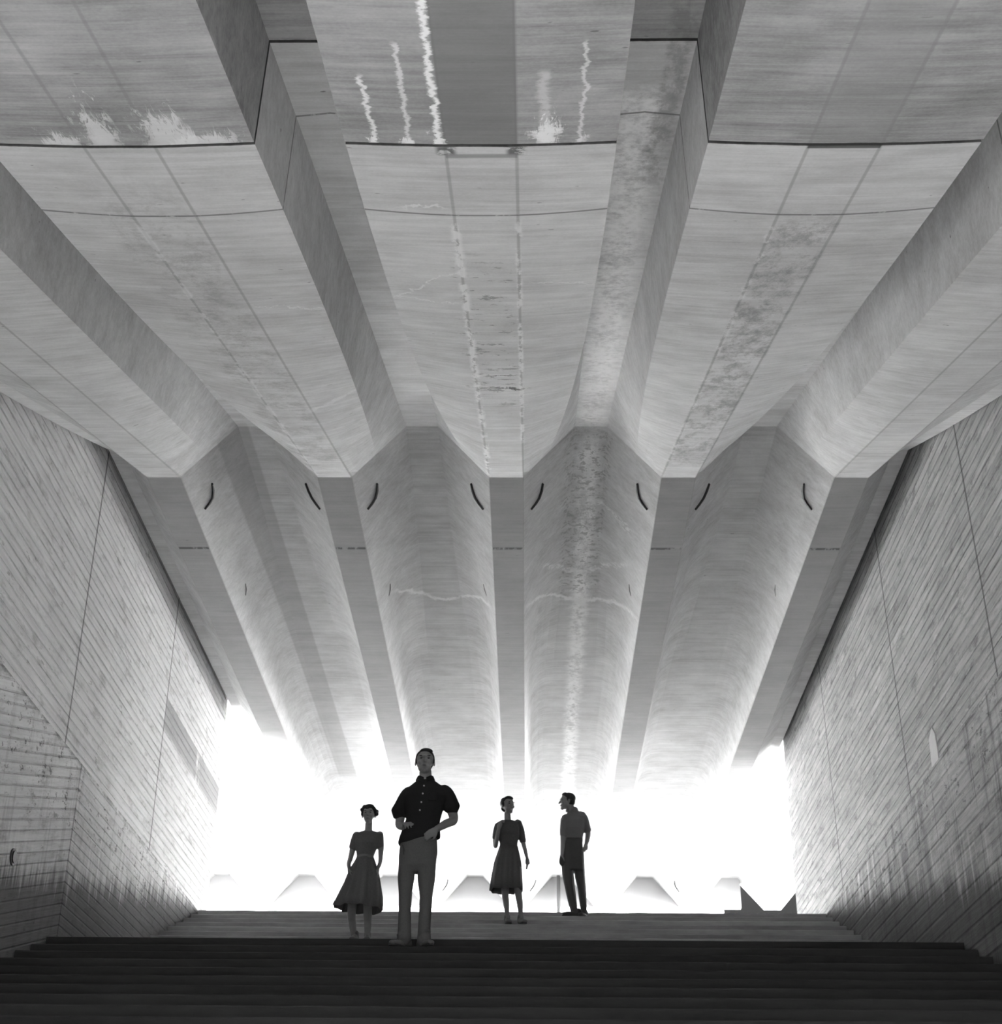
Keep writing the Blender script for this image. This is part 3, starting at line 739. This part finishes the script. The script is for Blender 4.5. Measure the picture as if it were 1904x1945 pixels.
# ---- woman in a full-skirted belted dress, hands in her skirt pockets
def woman_front():
    K = 1.683/(1705-560)
    def J(px, py, y=0): return Vector(((px-395)*K, y, (1705-py)*K))
    X_ = lambda px: J(px, 0).x; Z_ = lambda py: J(0, py).z
    bm = bmesh.new(); hs = .238
    pt, rot = head(bm, J(403, 662, -.02), hs, -.05, -.05, True)
    tube(bm, [J(403, 800, .02), J(403, 700, .02)], [.047, .043], 12)
    loft(bm, [(X_(388), .02, Z_(1080), .13, .09), (X_(388), .02, Z_(990), .10, .075), (X_(398), .02, Z_(880), .125, .09), (X_(402), .02, Z_(815), .135, .075), (X_(403), .02, Z_(785), .06, .05)])
    tube(bm, [J(308, 815, .02), J(288, 900, .03), J(264, 1010, .05), J(256, 1060, .02), J(266, 1110, -.03)], [.045, .041, .032, .028, .022], 12)
    hand(bm, J(266, 1110, -.03), (.28, -.2, -.9), (.8, .1, .2), .16, .3, 1)
    tube(bm, [J(498, 812, .02), J(510, 900, .03), J(513, 1010, .04), J(509, 1060, .02), J(497, 1110, -.02)], [.045, .040, .028, .025, .021], 12)
    hand(bm, J(497, 1110, -.02), (-.2, -.2, -.9), (-.8, .1, .2), .16, .3, -1)
    for pts in ((J(320, 1150, .02), J(303, 1450, .0), J(312, 1540, .035), J(335, 1680, .02)), (J(420, 1150, .02), J(432, 1450, .0), J(436, 1540, .035), J(437, 1680, .02))):
        tube(bm, pts, [.075, .052, .046, .026], 14)
    wo = fuse('person', bm, SKIN, None, .006, 3)
    face_bits(wo, pt, rot, hs); hair(wo, pt, rot, hs, 'puffy')
    bm = bmesh.new()
    loft(bm, [(X_(388), .02, Z_(1008), .098, .085), (X_(390), .015, Z_(970), .112, .09), (X_(396), .0, Z_(900), .142, .115), (X_(401), .005, Z_(845), .150, .105), (X_(402), .015, Z_(812), .150, .085), (X_(403), .02, Z_(795), .105, .06)], 28, 2.4)
    tube(bm, [J(310, 818, .02), J(296, 870, .02), J(285, 925, .035)], [.052, .054, .056], 14, 1)
    tube(bm, [J(495, 815, .02), J(500, 870, .02), J(503, 915, .03)], [.050, .050, .050], 14, 1)
    top = fuse('bodice', bm, DRESS1, wo, .007, 4)
    rings = [(X_(388), .02, Z_(1005), .104, .09, 0, 0), (X_(387), .02, Z_(1050), .128, .11, .4, 0), (X_(382), .02, Z_(1120), .172, .15, .7, 0), (X_(374), .02, Z_(1230), .212, .19, 1, .005), (X_(362), .02, Z_(1340), .262, .23, 1.2, .0), (X_(349), .02, Z_(1428), .286, .25, 1.5, -.018)]
    sk = skirt(wo, rings, DRESS1, 9, .024, .6, 3)
    bm = bmesh.new(); loft(bm, [(X_(388), .02, Z_(1018), .108, .094), (X_(388), .02, Z_(988), .102, .088)], 28, 2.3); link('belt', bm, DRESS1B, wo, False)
    shoe(wo, X_(337), .0, 0, -.12, SHOE, .23, .03); shoe(wo, X_(438), .0, 0, .05, SHOE, .23, .03)
    return wo
# ---- woman in an A-line dress, one arm bent up, looking towards the man in profile
def woman_side():
    K = 1.706/(1780-330)
    def J(px, py, y=0): return Vector(((px-545)*K, y, (1780-py)*K))
    X_ = lambda px: J(px, 0).x; Z_ = lambda py: J(0, py).z
    bm = bmesh.new(); hs = .240
    pt, rot = head(bm, J(488, 436, -.01), hs, .62, -.02, True)
    tube(bm, [J(486, 600, .02), J(482, 505, .02)], [.048, .042], 12)
    loft(bm, [(X_(500), .02, Z_(1000), .13, .09), (X_(498), .02, Z_(880), .105, .075), (X_(490), .02, Z_(740), .13, .09), (X_(486), .02, Z_(640), .14, .075), (X_(486), .02, Z_(595), .06, .05)])
    tube(bm, [J(378, 655, .02), J(358, 760, .03), J(352, 885, .03), J(375, 800, -.10), J(392, 730, -.16)], [.045, .042, .034, .028, .022], 12)
    hand(bm, J(392, 730, -.16), (.25, -.3, .9), (.8, .3, -.2), .165, .7, 1)
    tube(bm, [J(608, 625, .02), J(638, 740, .03), J(668, 860, .03), J(693, 960, .02), J(710, 1040, .0)], [.045, .040, .031, .026, .020], 12)
    hand(bm, J(710, 1040, .0), (.10, -.1, -.95), (-.9, 0, 0), .165, .35, 1)
    for pts in ((J(468, 1150, .02), J(466, 1420, .0), J(478, 1520, .035), J(495, 1700, .02)), (J(590, 1150, .02), J(612, 1420, .0), J(628, 1520, .035), J(645, 1700, .02))):
        tube(bm, pts, [.075, .048, .043, .025], 14)
    wo = fuse('person', bm, SKIN, None, .006, 3)
    face_bits(wo, pt, rot, hs); hair(wo, pt, rot, hs, 'updo')
    bm = bmesh.new()
    loft(bm, [(X_(500), .02, Z_(905), .118, .09), (X_(500), .015, Z_(860), .118, .092), (X_(498), .0, Z_(760), .142, .12), (X_(492), .005, Z_(690), .152, .105), (X_(488), .015, Z_(630), .150, .082), (X_(486), .02, Z_(600), .095, .055)], 28, 2.4)
    tube(bm, [J(385, 650, .02), J(368, 720, .02), J(358, 800, .03)], [.052, .054, .054], 14, 1)
    tube(bm, [J(600, 618, .02), J(632, 700, .02), J(655, 800, .03), J(664, 835, .03)], [.052, .050, .046, .044], 14, 1)
    fuse('bodice', bm, DRESS2, wo, .007, 4)
    rings = [(X_(500), .02, Z_(895), .122, .095, 0, 0), (X_(498), .02, Z_(960), .142, .12, .3, 0), (X_(492), .02, Z_(1080), .178, .155, .6, 0), (X_(484), .02, Z_(1240), .200, .18, .9, 0), (X_(479), .02, Z_(1395), .215, .195, 1.1, 0)]
    skirt(wo, rings, DRESS2, 8, .018, 1.3, 5)
    shoe(wo, X_(496), .0, 0, .15, SHOE, .23, .03); shoe(wo, X_(648), .0, 0, .3, SHOE, .23, .03)
    return wo
# ---- man in profile, one hand on his hip
def man_side():
    K = 1.738/(1708-265)
    def J(px, py, y=0): return Vector(((px-1310)*K, y, (1708-py)*K))
    X_ = lambda px: J(px, 0).x; Z_ = lambda py: J(0, py).z
    bm = bmesh.new(); hs = .246
    pt, rot = head(bm, J(1188, 372, .0), hs, -1.42, 0)
    tube(bm, [J(1250, 520, .02), J(1225, 430, .01)], [.058, .054], 12)
    loft(bm, [(X_(1255), .02, Z_(920), .125, .10), (X_(1258), .02, Z_(800), .11, .09), (X_(1255), .02, Z_(650), .13, .10), (X_(1262), .02, Z_(550), .14, .09), (X_(1255), .02, Z_(505), .07, .06)])
    tube(bm, [J(1365, 530, .02), J(1395, 620, .03), J(1425, 715, .06), J(1415, 810, .03), J(1398, 880, -.02)], [.052, .048, .041, .034, .026], 12)
    hand(bm, J(1398, 880, -.02), (-.15, -.2, -.9), (-.9, .2, .1), .18, .9, -1)
    tube(bm, [J(1150, 590, -.02), J(1138, 690, -.04), J(1135, 785, -.06), J(1130, 900, -.06), J(1122, 1010, -.06)], [.050, .045, .038, .032, .026], 12)
    hand(bm, J(1122, 1010, -.06), (-.05, 0, -.95), (.9, .2, .1), .18, .6, 1)
    for pts in ((J(1190, 950, .0), J(1215, 1300, -.02), J(1265, 1660, .0)), (J(1310, 950, .04), J(1345, 1300, .03), J(1368, 1660, .05))):
        tube(bm, pts, [.08, .055, .04], 14)
    man = fuse('person', bm, SKIN, None, .007, 3)
    face_bits(man, pt, rot, hs); hair(man, pt, rot, hs, 'short')
    bm = bmesh.new()
    loft(bm, [(X_(1262), .02, Z_(835), .118, .11), (X_(1262), .015, Z_(790), .124, .115), (X_(1258), .01, Z_(700), .146, .125), (X_(1262), .015, Z_(610), .160, .12), (X_(1272), .02, Z_(550), .152, .105), (X_(1275), .02, Z_(505), .105, .08), (X_(1262), .02, Z_(480), .07, .065)], 28, 2.4)
    tube(bm, [J(1345, 520, .02), J(1378, 570, .025), J(1398, 640, .035), J(1420, 705, .05)], [.062, .064, .062, .058], 16, 1)
    tube(bm, [J(1172, 560, -.01), J(1152, 640, -.03), J(1142, 730, -.05), J(1138, 790, -.06)], [.058, .056, .050, .046], 16, 1)
    sh = fuse('shirt', bm, SHIRTM, man, .008, 4)
    collar(sh, J(1245, 478, .02), .075, .07, SHIRTM, -.5)
    bm = bmesh.new()
    loft(bm, [(X_(1248), .01, Z_(1180), .148, .12), (X_(1245), .01, Z_(1040), .152, .135), (X_(1248), .015, Z_(930), .140, .125), (X_(1260), .02, Z_(850), .122, .11), (X_(1262), .02, Z_(812), .118, .108)], 28, 2.5)
    tube(bm, [J(1185, 1060, -.01), J(1180, 1200, -.02), J(1205, 1400, -.03), J(1248, 1600, .0), J(1262, 1660, .0)], [(.085, .10), (.072, .09), (.058, .07), (.052, .06), (.052, .062)], 18, 1)
    tube(bm, [J(1310, 1060, .04), J(1318, 1200, .03), J(1342, 1400, .03), J(1362, 1600, .05), J(1364, 1660, .05)], [(.080, .10), (.068, .09), (.052, .07), (.045, .06), (.046, .062)], 18, 1)
    tr = fuse('trousers', bm, TROUD, man, .008, 4)
    bm = bmesh.new(); loft(bm, [(X_(1261), .02, Z_(832), .125, .115), (X_(1262), .02, Z_(806), .124, .114)], 28, 2.4); link('belt', bm, SHOED, tr)
    ball_ = bmesh.new(); ball(ball_, J(1128, 1080, -.06), (.05, .05, .075), 14); fuse('pocket', ball_, TROUD, tr, .008, 2)
    shoe(man, X_(1262), -.01, 0, -1.15, SHOED, .27); shoe(man, X_(1368), .05, 0, -.35, SHOED, .27)
    return man

def stand(o, x, y, z, label):
    o.location = (x, y, z)
    tag(o, label, 'person')
KF = 14.17/13.857
stand(man_front(), -1.048*KF, 14.185, ZLAND-RISE, 'tall person in a black short-sleeved buttoned shirt and grey trousers, standing nearest')
stand(woman_front(), -1.969*18.16/18.196, 18.17, ZT-7*RISE, 'person in a belted full-skirted dark dress, hands in pockets, behind the tall one')
stand(woman_side(), -.236+.02, 19.86, ZT-3*RISE, 'person in a knee-length A-line dress, one forearm raised, hair pinned up')
stand(man_side(), .618+.06, 20.70, ZT-RISE, 'person in profile with rolled-sleeve shirt and dark trousers, hand on hip')
